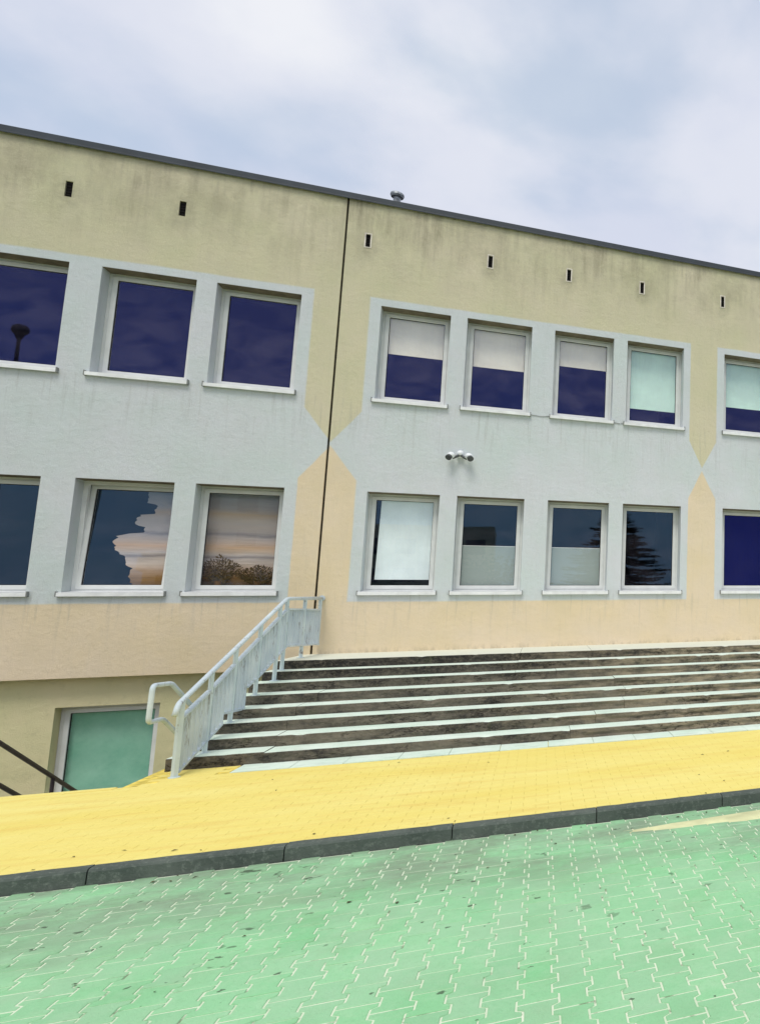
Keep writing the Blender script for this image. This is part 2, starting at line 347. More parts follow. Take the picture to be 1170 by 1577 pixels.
# ------------------------------------------------------------------ mesh helpers
def link(o, parent=None):
    C.objects.link(o)
    if parent is not None: o.parent = parent
    return o
def mesh(name, verts, faces, mats, parent=None, idx=None, smooth=False):
    me = bpy.data.meshes.new(name); me.from_pydata([tuple(v) for v in verts], [], faces)
    for m in (mats if isinstance(mats, (list, tuple)) else [mats]): me.materials.append(m)
    if idx: me.polygons.foreach_set('material_index', idx)
    if smooth: me.polygons.foreach_set('use_smooth', [True] * len(me.polygons))
    me.update()
    return link(bpy.data.objects.new(name, me), parent)
def tag(o, label=None, cat=None, group=None, kind=None):
    for k, v in (('label', label), ('category', cat), ('group', group), ('kind', kind)):
        if v: o[k] = v
    return o
def empty(name, loc=(0, 0, 0)):
    o = bpy.data.objects.new(name, None); o.location = loc; o.empty_display_size = 0.2; return link(o)
class MB:
    def __init__(s): s.v, s.f = [], []
    def box(s, x0, x1, y0, y1, z0, z1):
        b = len(s.v)
        s.v += [(x0, y0, z0), (x1, y0, z0), (x1, y1, z0), (x0, y1, z0), (x0, y0, z1), (x1, y0, z1), (x1, y1, z1), (x0, y1, z1)]
        s.f += [tuple(b + i for i in q) for q in ((3, 2, 1, 0), (4, 5, 6, 7), (0, 1, 5, 4), (1, 2, 6, 5), (2, 3, 7, 6), (3, 0, 4, 7))]
        return s
    def ring(s, x0, x1, z0, z1, wdt, y0, y1):
        """rectangular frame in the XZ plane, mitred"""
        b = len(s.v)
        for y in (y0, y1):
            for a in (0, wdt):
                s.v += [(x0 + a, y, z0 + a), (x1 - a, y, z0 + a), (x1 - a, y, z1 - a), (x0 + a, y, z1 - a)]
        for i in range(4):
            j = (i + 1) % 4
            s.f += [(b + i, b + j, b + 4 + j, b + 4 + i), (b + 8 + j, b + 8 + i, b + 12 + i, b + 12 + j),
                    (b + i, b + 8 + i, b + 8 + j, b + j), (b + 4 + j, b + 12 + j, b + 12 + i, b + 4 + i)]
        return s
    def tube(s, pts, r, n=10, cap=True):
        pts = [Vector(p) for p in pts]; b = len(s.v); m = len(pts)
        for i, p in enumerate(pts):
            d = ((pts[i] - pts[i - 1]).normalized() if i else Vector()) + ((pts[i + 1] - pts[i]).normalized() if i < m - 1 else Vector())
            d.normalize()
            a = d.cross(Vector((1, 0.13, 0.02)));
            if a.length < 0.2: a = d.cross(Vector((0, 0, 1)))
            a.normalize(); c_ = d.cross(a)
            rr = r[i] if isinstance(r, (list, tuple)) else r
            for k in range(n):
                t = 2 * math.pi * k / n
                s.v.append(tuple(p + a * (math.cos(t) * rr) + c_ * (math.sin(t) * rr)))
        for i in range(m - 1):
            for k in range(n):
                k2 = (k + 1) % n
                s.f.append((b + i * n + k, b + i * n + k2, b + (i + 1) * n + k2, b + (i + 1) * n + k))
        if cap:
            s.f.append(tuple(b + k for k in reversed(range(n)))); s.f.append(tuple(b + (m - 1) * n + k for k in range(n)))
        return s
    def sphere(s, c_, r, nu=16, nv=10, sc=(1, 1, 1)):
        b = len(s.v)
        for j in range(nv + 1):
            ph = math.pi * j / nv
            for i in range(nu):
                t = 2 * math.pi * i / nu
                s.v.append((c_[0] + sc[0] * r * math.sin(ph) * math.cos(t), c_[1] + sc[1] * r * math.sin(ph) * math.sin(t), c_[2] + sc[2] * r * math.cos(ph)))
        for j in range(nv):
            for i in range(nu):
                i2 = (i + 1) % nu
                s.f.append((b + j * nu + i, b + j * nu + i2, b + (j + 1) * nu + i2, b + (j + 1) * nu + i))
        return s
    def build(s, name, mat, parent=None, smooth=False, bevel=0.0):
        o = mesh(name, s.v, s.f, mat, parent, smooth=smooth)
        if bevel:
            md = o.modifiers.new('bevel', 'BEVEL'); md.width = bevel; md.segments = 2; md.limit_method = 'ANGLE'
        return o
def fillet(pts, r, n=5):
    """round the corners of a polyline"""
    P = [Vector(p) for p in pts]; out = [P[0]]
    for i in range(1, len(P) - 1):
        a = (P[i - 1] - P[i]); b = (P[i + 1] - P[i]); ra = min(r, a.length * 0.45, b.length * 0.45)
        A = P[i] + a.normalized() * ra; B = P[i] + b.normalized() * ra
        for k in range(n + 1):
            t = k / n; out.append(A * (1 - t) ** 2 + P[i] * 2 * t * (1 - t) + B * t ** 2)
    out.append(P[-1]); return out

TH = -0.035                                   # the paving and steps run a little askew to the facade
CT, ST = math.cos(TH), math.sin(TH)
def G(u, v, z=0.0): return (u * CT - v * ST, u * ST + v * CT, z)

# ------------------------------------------------------------------ ground, road, pavement, kerb
g = mesh('ground', [(-220, -220, -0.20), (220, -220, -0.20), (220, -7.2, -0.20), (-220, -7.2, -0.20),
                    (-220, 220, -0.20), (-9, 220, -0.20), (-9, -7.2, -0.20), (14, -7.2, -0.20), (14, 220, -0.20), (220, 220, -0.20)],
         [(0, 1, 2, 3), (3, 6, 5, 4), (7, 2, 9, 8)], MT['ground'])
tag(g, 'dark asphalt ground stretching away around the school yard', 'ground', kind='structure')

KV = -7.244                                   # back edge of the kerb in the skewed frame
KW = 0.105
ROAD_Z = -0.10
road = mesh('road', [G(-9, KV - KW - 0.01, ROAD_Z - 0.0040), G(13, KV - KW - 0.01, ROAD_Z - 0.0040), G(13, -13.2, ROAD_Z - 0.0040), G(-9, -13.2, ROAD_Z - 0.0040)], [(3, 2, 1, 0)], MT['bed'])
tag(road, 'green painted interlocking block roadway in the foreground', 'road', kind='structure')
# dog-bone interlocking pavers
PA, PB, PL, GAP = 0.0925, 0.0625, 0.1, 0.0052
def paver_outline(ins):
    a, b, l = PA - ins * 0.9, PB - ins * 0.9, PL - ins * 1.1
    t0, t1 = 0.058, 0.042
    h = [(a, -l), (a, -t0 - ins * 0.3), (b, -t1 - ins * 0.3), (b, t1 + ins * 0.3), (a, t0 + ins * 0.3), (a, l)]
    return h + [(-x, -y) for x, y in h]
def paver_geo():
    o1, o2 = paver_outline(GAP), paver_outline(GAP + 0.003); n = len(o1)
    v = [(x, y, 0) for x, y in o2] + [(x, y, -0.003) for x, y in o1] + [(x, y, -0.012) for x, y in o1]
    f = [tuple(range(n))]
    for k in range(2):
        for i in range(n):
            j = (i + 1) % n
            f.append((k * n + i, (k + 1) * n + i, (k + 1) * n + j, k * n + j))
    return v, f
PV, PF = paver_geo()
pme = bpy.data.meshes.new('paver'); pme.from_pydata(PV, [], PF); pme.materials.append(MT['paver']); pme.update()
cells = []
pitch_u = PA + PB
Minv = M.inverted()
def to_px(p):
    q = Minv @ Vector(p); return (CX + F_PX * q.x / -q.z, CY - F_PX * q.y / -q.z, -q.z)
for i in range(-58, 84):
    u = 0.02 + i * pitch_u
    for j in range(0, 30):
        v = KV - KW - 0.025 - j * 2 * PL - (PL if i % 2 else 0)
        p = G(u, v, ROAD_Z); px = to_px(p)
        vis = -30 < px[0] < 1200 and px[1] < 1610
        cells.append((0 if vis else 1, px[2], u, v))
cells.sort()
one, rest = cells[:300], cells[300:]
for _, _, u, v in one:
    o = bpy.data.objects.new('paver', pme); link(o, road)
    p = G(u, v, ROAD_Z + random.uniform(-0.0012, 0.0012)); o.location = p
    o.rotation_euler = (random.gauss(0, 0.004), random.gauss(0, 0.005), TH + random.gauss(0, 0.006) + (math.pi if random.random() < .5 else 0))
fv, ff = [], []
for _, _, u, v in rest:
    b = len(fv); dz = random.uniform(-0.0012, 0.0012); ta, tb = random.gauss(0, .004), random.gauss(0, .004)
    fv += [G(u + x, v + y, ROAD_Z + z + dz + ta * x + tb * y) for x, y, z in PV]
    ff += [tuple(b + k for k in q) for q in PF]
tag(mesh('paver_field', fv, ff, MT['paver_field'], road), kind='stuff')

# gutter half-row against the kerb is filled by the bed; sand washed against the kerb
def blob(name, mat, pts, z, th, parent=None):
    n = len(pts); cx_ = sum(p[0] for p in pts) / n; cy_ = sum(p[1] for p in pts) / n
    v = [(p[0], p[1], z) for p in pts] + [((p[0] - cx_) * .8 + cx_, (p[1] - cy_) * .8 + cy_, z + th) for p in pts] + [(cx_, cy_, z + th)]
    f = [(i, (i + 1) % n, n + (i + 1) % n, n + i) for i in range(n)] + [(n + i, n + (i + 1) % n, 2 * n) for i in range(n)]
    return mesh(name, v, f, mat, parent)
def lens(x0, x1, yA, yB, wdt, n=46):
    pts = []
    for k in range(n):
        t = 2 * math.pi * k / n; s_ = (1 - math.cos(t)) / 2
        x = x0 + (x1 - x0) * s_; yc = yA + (yB - yA) * s_
        hw = wdt * math.sin(math.pi * min(1, s_ * 0.97 + 0.015)) ** 0.6 * (1 + 0.35 * noise.noise((x * 2.4, math.copysign(1, math.sin(t)) * 3, 0)))
        pts.append((x, yc + hw * math.copysign(1, math.sin(t)) * abs(math.sin(t)) ** 0.3 * 0.5, 0))
    return pts
sp = blob('sand_patch', MT['sand'], lens(3.66, 7.6, -7.84, -7.93, 0.30), ROAD_Z - 0.002, 0.007)
tag(sp, 'streak of pale sand washed along the gutter of the green road', 'sand', kind='stuff')

pv = mesh('pavement', [G(-9, KV + 0.001, -0.008), G(14, KV + 0.001, -0.008), G(14, -3.5, -0.008), G(-0.33, -3.5, -0.008), G(-0.33, -4.62, -0.008), G(-9, -4.62, -0.008)],
          [(0, 1, 2, 3, 4, 5)], MT['yellow_bed'])
tag(pv, 'bright yellow painted pavement between the kerb and the steps', 'pavement', kind='structure')
bv, bf = [], []
def block(u0, u1, v0, v1, gp=0.0006):
    b = len(bv); dz = random.uniform(-0.0005, 0.0005); tx, ty = random.gauss(0, .0025), random.gauss(0, .003)
    uc, vc = (u0 + u1) / 2, (v0 + v1) / 2
    for z, ins in ((0, gp + .0012), (-0.0015, gp), (-0.0075, gp)):
        for (u, v) in ((u0 + ins, v0 + ins), (u1 - ins, v0 + ins), (u1 - ins, v1 - ins), (u0 + ins, v1 - ins)):
            bv.append(G(u, v, z + dz + tx * (u - uc) + ty * (v - vc)))
    bf.append((b, b + 1, b + 2, b + 3))
    for k in (0, 4):
        for i in range(4):
            j = (i + 1) % 4
            bf.append((b + k + i, b + k + 4 + i, b + k + 4 + j, b + k + j))
v = KV + 0.004; row = 0
while v < -3.96:
    off = (row % 2) * 0.1
    for k in range(-46, 66):
        u0 = k * 0.2 + off
        if v > -4.70 and u0 < -0.30: continue
        if v > -4.36 and u0 > 0.3: continue
        block(u0, u0 + 0.2, v, v + 0.1)
    v += 0.1; row += 1
tag(mesh('paving_blocks', bv, bf, MT['yellow'], pv), kind='stuff')
# flat edging slab against the well and the pale strip at the foot of the steps
edge = MB(); ev = [G(-9, -4.70, 0.004), G(-0.36, -4.70, 0.004), G(-0.36, -4.60, 0.004), G(-9, -4.60, 0.004)]
mesh('edging_slab', ev + [(a, b, -0.25) for a, b, _ in ev], [(0, 1, 2, 3), (0, 4, 5, 1), (1, 5, 6, 2), (2, 6, 7, 3), (3, 7, 4, 0)], MT['yellow'], pv)
sv, sf = [], []
u = 0.42
while u < 14:
    l = random.uniform(0.46, 0.54); b = len(sv); dz = random.uniform(-.002, .002); dv = random.uniform(-.012, .012)
    for z in (0.006 + dz, -0.02):
        sv += [G(u + .003, -4.33 + dv, z), G(u + l - .003, -4.33 + dv, z), G(u + l - .003, -3.92, z), G(u + .003, -3.92, z)]
    sf += [(b, b + 1, b + 2, b + 3)] + [(b + i, b + 4 + i, b + 4 + (i + 1) % 4, b + (i + 1) % 4) for i in range(4)]
    mesh('foot_slab', sv[b:], [tuple(q - b for q in f) for f in sf[-5:]], MT['tread'], pv); u += l

kb = mesh('kerb', [G(-9, KV - 0.02, -0.16), G(13, KV - 0.02, -0.16), G(13, KV - KW + 0.02, -0.16), G(-9, KV - KW + 0.02, -0.16)], [(0, 1, 2, 3)], MT['kerb'])
tag(kb, 'dark concrete kerb dividing yellow pavement from green road', 'kerb', kind='structure')
def kerb_stone(u0, u1):
    prof = [(0, -0.15), (0, -0.006), (-0.006, 0.0), (-KW + 0.034, -0.001), (-KW + 0.014, -0.006), (-KW + 0.003, -0.020), (-KW - 0.004, -0.15)]
    n = len(prof); N = 12; v, f = [], []
    for k in range(N + 1):
        u = u0 + 0.004 + (u1 - u0 - 0.008) * k / N
        for a, z in prof:
            q = 0.0025 * noise.noise((u * 9, a * 30, z * 30))
            v.append(G(u, KV + a + q, z + (q if z > -.1 else 0) + 0.003))
    for k in range(N):
        for i in range(n - 1): f.append((k * n + i, k * n + i + 1, (k + 1) * n + i + 1, (k + 1) * n + i))
    f += [tuple(range(n))[::-1], tuple(N * n + i for i in range(n))]
    o = mesh('kerb_stone', v, f, MT['kerb'], kb); o.location.z = random.uniform(-0.003, 0.003); return o
for k in range(-8, 12):
    u = 0.63 + 1.083 * k
    kerb_stone(u, u + 1.083)

# ------------------------------------------------------------------ school building
ZLAND, RISE, L0, TREAD = 0.955, 0.119, 1.366, 0.368
Z_US, Z_UH, Z_LS, Z_LH = 5.259, 6.931, 1.959, 3.641
XL, XR, ZTOP, ZBOT = -9.0, 14.0, 8.86, 0.74
WX = {'L1': (-4.53, -3.403), 'L2': (-3.033, -1.906), 'L3': (-1.652, -0.537), 'R1': (0.597, 1.670), 'R2': (1.936, 3.024),
      'R3': (3.425, 4.513), 'R4': (4.771, 5.896), 'R5': (6.749, 7.84)}
opens = []                                     # x0,x1,z0,z1,depth
for k, (a, b) in WX.items():
    opens += [(a, b, Z_US, Z_UH, 0.42), (a, b, Z_LS, Z_LH, 0.42)]
for vx in VENTS: opens.append((vx - 0.042, vx + 0.042, 7.955, 8.205, 0.035))
opens.append((-0.016, 0.016, ZBOT, ZTOP, 0.06))
def wall_mesh(name, mat, x0, x1, z0, z1, y, opens, parent):
    xs = sorted({x0, x1, *[o[0] for o in opens], *[o[1] for o in opens]}); zs = sorted({z0, z1, *[o[2] for o in opens], *[o[3] for o in opens]})
    v, f, ix = [], [], {}
    def V(i, j):
        if (i, j) not in ix: ix[(i, j)] = len(v); v.append((xs[i], y, zs[j]))
        return ix[(i, j)]
    for i in range(len(xs) - 1):
        for j in range(len(zs) - 1):
            cx_, cz_ = (xs[i] + xs[i + 1]) / 2, (zs[j] + zs[j + 1]) / 2
            if any(o[0] < cx_ < o[1] and o[2] < cz_ < o[3] for o in opens): continue
            f.append((V(i, j), V(i + 1, j), V(i + 1, j + 1), V(i, j + 1)))
    for a, b, c_, d, dep in opens:
        n = len(v); v += [(a, y, c_), (b, y, c_), (b, y, d), (a, y, d), (a, y + dep, c_), (b, y + dep, c_), (b, y + dep, d), (a, y + dep, d)]
        f += [(n + i, n + (i + 1) % 4, n + 4 + (i + 1) % 4, n + 4 + i) for i in range(4)]
    return mesh(name, v, f, mat, parent)
school = empty('school_building', (0, 0, 0))
tag(school, 'two storey school with yellow parapet, grey storeys and peach base', 'building')
wall_mesh('facade_wall', MT['facade'], XL, XR, ZBOT, ZTOP, 0.0, opens, school)
# underside of the overhang and basement wall (left of the entrance steps)
BX0, BX1, BZ0, BZ1 = -3.02, -1.86, -1.06, 0.30
wall_mesh('basement_wall', MT['basement'], XL, 0.0, -2.3, ZBOT + 0.1, 0.19, [(BX0, BX1, BZ0, BZ1, 0.25)], school)
mesh('wall_overhang', [(XL, 0, ZBOT), (XR, 0, ZBOT), (XR, 0.22, ZBOT), (XL, 0.22, ZBOT), (XL, -0.004, ZBOT - 0.012), (0, -0.004, ZBOT - 0.012), (0, -0.004, ZBOT + 0.004), (XL, -0.004, ZBOT + 0.004), (XL, .1, ZBOT - .012), (0, .1, ZBOT - .012)],
     [(0, 3, 2, 1), (4, 5, 6, 7), (4, 8, 9, 5)], MT['facade'], school)
MB().box(-0.0155, 0.0155, 0.045, 0.058, 0.94, ZTOP - 0.06).build('expansion_joint', MT['joint'], school)
MB().box(XL - .06, XR, -0.045, 0.55, 8.795, 8.89).box(XL - .06, XR, -0.052, -0.0455, 8.772, 8.80).build('roof_coping', MT['coping'], school, bevel=0.008)
mesh('roof', [(XL, 0.5, 8.80), (XR, 0.5, 8.80), (XR, 14, 8.80), (XL, 14, 8.80)], [(0, 1, 2, 3)], MT['roof'], school)
mesh('end_wall', [(XL, 0, -2.3), (XL, 14, -2.3), (XL, 14, 8.80), (XL, 0, 8.80), (XR, 0, -.2), (XR, 14, -.2), (XR, 14, 8.80), (XR, 0, 8.80), ], [(0, 1, 2, 3), (7, 6, 5, 4), (1, 5, 6, 2)], MT['facade'], school)
# rooms behind the windows: floors, ceilings, back walls, partitions
rm = MB()
rm.box(XL + .1, XR - .1, 4.4, 4.5, -2.3, 8.7).box(XL + .1, XR - .1, 0.43, 4.4, 8.2, 8.3).box(XL + .1, XR - .1, 0.43, 4.4, 4.2, 4.45).box(XL + .1, XR - .1, 0.43, 4.4, 0.85, 0.98)
for x in (-8.8, -0.02, 6.2, 13.8): rm.box(x, x + 0.12, 0.43, 4.4, -2.2, 8.2)
rm.build('room_interior', MT['interior'], school)
# inner face of the outer wall so that daylight enters only through the windows
wall_mesh('inner_wall_face', MT['interior'], XL, XR, -2.3, ZTOP - 0.1, 0.425, [(a, b, c_, d, 0.002) for a, b, c_, d, dep in opens if dep > 0.3] + [(BX0, BX1, BZ0, BZ1, 0.002)], school)

FY = 0.24
def window(key, x0, x1, z0, z1, gl, tilt=0.0, fy=FY, sill=True, frame_mat='pvc', name='window'):
    fw_ = 0.056
    wdw = MB().ring(x0, x1, z0, z1, fw_, fy, fy + 0.075).build(name, MT[frame_mat], school, bevel=0.004)
    a, b, c_, d = x0 + fw_ - 0.012, x1 - fw_ + 0.012, z0 + fw_ - 0.012, z1 - fw_ + 0.012
    sash = MB().ring(a, b, c_, d, 0.062, fy - 0.014, fy + 0.055).build('sash', MT[frame_mat], wdw, bevel=0.005)
    e = 0.055
    seal = MB().ring(a + e, b - e, c_ + e, d - e, 0.013, fy + 0.004, fy + 0.03).build('glazing_seal', MT['gasket'], wdw)
    pane = MB().box(a + e + .004, b - e - .004, fy + 0.018, fy + 0.022, c_ + e + .004, d - e - .004)
    pane = mesh('pane', pane.v[:], [(0, 1, 5, 4)], MT[gl], wdw)
    if tilt:
        for o in (sash, seal, pane):
            o.matrix_local = Matrix.Translation((0, fy + .03, c_)) @ Matrix.Rotation(-tilt, 4, 'X') @ Matrix.Translation((0, -fy - .03, -c_))
    if sill: MB().box(x0 + .001, x1 - .001, 0.004, fy + .002, z1 - .006, z1 - .001).build('soffit_shade_strip', MT['soffit_shade'], wdw)  # dark strip added to paint the shade under the window head
    if sill:
        s_ = MB(); lx, rx = x0 - 0.035, x1 + 0.035
        n = len(s_.v)
        s_.v += [(lx, -0.055, z0 - 0.062), (rx, -0.055, z0 - 0.062), (rx, -0.055, z0 - 0.008), (lx, -0.055, z0 - 0.008), (lx, -0.002, z0 - 0.002), (rx, -0.002, z0 - 0.002),
                 (lx, -0.035, z0 - 0.062), (rx, -0.035, z0 - 0.062), (lx, -0.002, z0 - 0.03), (rx, -0.002, z0 - 0.03),
                 (x0 + .002, -0.002, z0 + .002), (x1 - .002, -0.002, z0 + .002), (x1 - .002, fy + .001, z0 + .016), (x0 + .002, fy + .001, z0 + .016)]
        s_.f += [(0, 1, 2, 3), (3, 2, 5, 4), (0, 6, 7, 1), (6, 8, 9, 7), (0, 3, 4, 8, 6), (1, 7, 9, 5, 2), (4, 5, 9, 8), (10, 11, 12, 13)]
        s_.build('sill', MT['sill'], wdw)
        for ex in (lx, rx): MB().box(ex - .006, ex + .006, -.058, .0, z0 - .066, z0 + .012).build('sill_end_cap', MT['cable'], wdw)
    return wdw, (a + e, b - e, c_ + e, d - e)
def sheet(name, mat, x0, x1, z0, z1, y, parent, amp=0.006, ph=0.0, nx=24, nz=8, skew=0.0):
    v, f = [], []
    for j in range(nz + 1):
        for i in range(nx + 1):
            t, s_ = i / nx, j / nz
            v.append((x0 + (x1 - x0) * t + skew * (1 - s_) * (1 - t), y + amp * noise.noise((t * 5 + ph, s_ * 1.2, ph)), z0 + (z1 - z0) * s_))
    for j in range(nz):
        for i in range(nx):
            q = j * (nx + 1) + i; f.append((q, q + 1, q + nx + 2, q + nx + 1))
    return mesh(name, v, f, MT[mat], parent, smooth=True)
W = {}
for k, (a, b) in WX.items():
    W['u' + k] = window(k, a, b, Z_US, Z_UH, 'glass_up')
    W['l' + k] = window(k, a, b, Z_LS, Z_LH, 'glass_navy' if k == 'R5' else 'glass_low', tilt=math.radians(4.5) if k == 'L2' else 0.0)
BY = FY + 0.075
for key, mat, zb in (('uR1', 'blind_cream', 6.20), ('uR2', 'blind_cream', 6.15), ('uR3', 'blind_cream', 6.36), ('uR4', 'blind_mint', 5.655), ('uR5', 'blind_mint', 5.90)):
    wd, (a, b, c_, d) = W[key]
    bl = sheet('roller_blind', mat, a - .02, b + .02, zb, d + .03, BY, wd, 0.004, zb)
    MB().box(a - .02, b + .02, BY - .008, BY + .008, zb - .022, zb + .002).build('blind_bar', MT[mat], wd)
    MB().tube([(a - .03, BY + .03, d + .0), (b + .03, BY + .03, d + .0)], 0.028, 8).build('blind_roller', MT['interior'], wd)
wd, (a, b, c_, d) = W['lR1']
sheet('roller_blind', 'blind_white', a + .075, b + .02, 2.165, d + .03, BY, wd, 0.012, 3.3, skew=-0.03)
for key in ('lR2', 'lR3'):
    wd, (a, b, c_, d) = W[key]
    sheet('cafe_curtain', 'film', a - .02, b + .02, c_ - .02, 2.78, BY, wd, 0.010, d + a)
    MB().tube([(a - .03, BY, 2.782), (b + .03, BY, 2.782)], 0.006, 6).build('curtain_rod', MT['sill'], wd)
wd, (a, b, c_, d) = W['lR5']
sheet('roller_blind', 'blind_navy', a - .02, b + .02, c_ - .02, d + .03, BY, wd, 0.004, 1.0)
# added sheets in the lower left windows, the mirrored building painted on as bands
def reflected_bands():
    m = Mat('reflected_building_bands', 0.95, 0.1)
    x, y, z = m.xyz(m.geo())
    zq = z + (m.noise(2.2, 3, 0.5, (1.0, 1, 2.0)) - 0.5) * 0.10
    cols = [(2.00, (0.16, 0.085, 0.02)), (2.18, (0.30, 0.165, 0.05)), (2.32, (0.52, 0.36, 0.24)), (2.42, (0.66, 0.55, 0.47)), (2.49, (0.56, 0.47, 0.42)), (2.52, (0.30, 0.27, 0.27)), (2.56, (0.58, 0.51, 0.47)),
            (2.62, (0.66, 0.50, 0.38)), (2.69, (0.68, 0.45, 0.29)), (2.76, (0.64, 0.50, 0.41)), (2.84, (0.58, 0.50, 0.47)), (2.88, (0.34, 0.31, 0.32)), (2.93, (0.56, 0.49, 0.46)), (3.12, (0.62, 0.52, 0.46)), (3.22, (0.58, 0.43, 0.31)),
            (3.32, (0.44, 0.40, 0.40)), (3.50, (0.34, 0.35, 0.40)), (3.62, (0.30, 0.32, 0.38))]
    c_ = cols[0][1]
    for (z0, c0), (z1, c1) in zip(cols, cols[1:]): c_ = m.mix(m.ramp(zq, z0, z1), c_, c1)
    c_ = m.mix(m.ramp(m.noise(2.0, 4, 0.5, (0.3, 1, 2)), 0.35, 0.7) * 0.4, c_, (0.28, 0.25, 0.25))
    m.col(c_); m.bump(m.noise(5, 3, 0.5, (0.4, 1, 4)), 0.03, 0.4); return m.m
MT['striped'] = reflected_bands()
def reflection_sheet(x_left, x1, z0, z1, y, parent, tilt=0.0, nz=72, nx=18):
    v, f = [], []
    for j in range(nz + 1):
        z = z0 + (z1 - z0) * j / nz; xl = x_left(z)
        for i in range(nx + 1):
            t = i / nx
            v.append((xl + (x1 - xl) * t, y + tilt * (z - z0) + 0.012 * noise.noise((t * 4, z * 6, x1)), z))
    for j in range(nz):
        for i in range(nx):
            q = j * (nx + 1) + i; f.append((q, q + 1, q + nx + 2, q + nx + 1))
    return mesh('painted_reflection', v, f, MT['striped'], parent, smooth=True)
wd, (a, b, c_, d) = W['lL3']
reflection_sheet(lambda z: a - .06, b + .06, c_ - .03, d + .05, BY + .10, wd)
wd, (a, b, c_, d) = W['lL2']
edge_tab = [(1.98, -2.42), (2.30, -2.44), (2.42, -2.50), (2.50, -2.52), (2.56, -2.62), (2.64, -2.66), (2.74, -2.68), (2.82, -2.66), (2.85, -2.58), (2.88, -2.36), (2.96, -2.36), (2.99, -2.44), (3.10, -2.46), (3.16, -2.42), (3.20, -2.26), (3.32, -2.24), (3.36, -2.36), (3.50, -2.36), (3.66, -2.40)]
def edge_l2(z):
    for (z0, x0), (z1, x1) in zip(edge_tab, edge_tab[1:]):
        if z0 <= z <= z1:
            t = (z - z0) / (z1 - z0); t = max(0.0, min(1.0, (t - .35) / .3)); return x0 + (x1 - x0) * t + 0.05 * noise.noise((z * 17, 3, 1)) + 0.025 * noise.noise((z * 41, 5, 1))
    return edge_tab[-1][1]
reflection_sheet(edge_l2, b + .05, c_ - .03, d + .03, BY + .03, wd, tilt=0.085)

# added leaf shapes in the third lower window, standing in for mirrored trees
def leafset(name, cx_, y, z0, h, n, spread, mat, parent=None):
    v, f = [], []
    for k in range(n):
        t = random.random() ** 1.7; ang = random.uniform(-1, 1); bx = cx_ + spread * ang * (0.3 + t); bz = z0 + h * t * (1 - 0.45 * abs(ang))
        d = Vector((ang * 0.9 + random.uniform(-.4, .4), random.uniform(-.4, .4), random.uniform(0.1, 1))).normalized(); l = random.uniform(.02, .045); s_ = d.cross(Vector((0, 1, 0.3))).normalized() * l * .22
        p = Vector((bx, y + random.uniform(-.03, .05), bz)); b = len(v)
        v += [tuple(p), tuple(p + d * l * .5 + s_), tuple(p + d * l), tuple(p + d * l * .5 - s_)]; f.append((b, b + 1, b + 2, b + 3))
    return mesh(name, v, f, mat, parent)
MT['stand_in_leaf_dark'] = simple('reflected_tree_leaf', (0.11, 0.068, 0.018), 0.6, 0.3, 0.4, 20.0)
MT['stand_in_pot'] = simple('stand_in_pot_clay', (0.16, 0.085, 0.03), 0.8, 0.2, 0.2, 9.0)
def tree_stand_in(cx_, h, n, spread, label):
    e = empty('reflected_tree_stand_in', (cx_, FY + .105, Z_LS + .1)); e2 = (0, 0, 0)
    tag(e, label, 'tree_stand_in', 'added shapes for trees mirrored in the window')
    stand_in_pot = MB().tube([(0, 0, -0.06), (0, 0, 0.07)], [0.045, 0.06], 12).build('stand_in_pot', MT['stand_in_pot'], e)
    leafset('stand_in_foliage', 0, -.012, 0.03, h, n, spread, MT['stand_in_leaf_dark'], e)
tree_stand_in(-1.36, 0.46, 1500, 0.22, 'tall bushy leaf shape standing in for mirrored trees behind the striped window, left of two')
tree_stand_in(-0.86, 0.30, 1300, 0.27, 'short leaf shape standing in for mirrored trees behind the striped window, right of two')
MB().box(WX['L3'][0], WX['L3'][1], FY + .076, FY + .30, Z_LS - .02, Z_LS + .04).build('stand_in_pot_ledge', MT['interior'], school)

# basement window
wb, (a, b, c_, d) = window('B', BX0, BX1, BZ0, BZ1, 'glass_green', fy=0.37, sill=False, name='basement_window')
sheet('roller_blind', 'blind_green', a - .02, b + .02, c_ - .02, d + .02, 0.445, wb, 0.006, 6.0)
MB().box(BX0 - .03, BX1 + .03, 0.13, 0.38, BZ0 - .03, BZ0 + .006).build('sill', MT['sill'], wb)

for i, vx in enumerate(VENTS):
    framed = i >= 2
    vt = MB().box(vx - .041, vx + .041, 0.028, 0.05, 7.956, 8.204).build('vent_slot', MT['vent_dark'], school)
    if framed: MB().ring(vx - .054, vx + .054, 7.943, 8.217, 0.019, -0.008, 0.03).build('vent_rim', MT['vent_frame'], vt)
    for k in range(5):
        MB().box(vx - .036, vx + .034, 0.012, 0.026, 7.985 + k * .045, 7.99 + k * .045).build('louvre', MT['vent_dark'], vt)

# mushroom vent pipe on the roof just behind the coping
rp = MB().tube([(0.62, 0.6, 8.80), (0.62, 0.6, 9.30)], 0.062, 14).build('roof_vent_pipe', MT['galv'], school, smooth=False)
MB().tube([(0.62, 0.6, 9.29), (0.62, 0.6, 9.325), (0.62, 0.6, 9.36), (0.62, 0.6, 9.375)], [0.10, 0.115, 0.108, 0.085], 16).build('vent_cowl', MT['galv'], rp)
MB().tube([(0.62, 0.6, 9.10), (0.62, 0.6, 9.13)], 0.072, 14).build('collar', MT['lamp_dark'], rp)

# loose cable between the upper sills
def cable(x0, x1, z):
    pts = [(x0 + (x1 - x0) * t / 8, -0.008, z - 0.018 * math.sin(math.pi * t / 8) + 0.008 * noise.noise((t, z, 0))) for t in range(9)]
    MB().tube(pts, 0.0045, 6).build('cable', MT['cable'], school)
cable(3.055, 3.395, 5.235); cable(4.545, 4.74, 5.235)

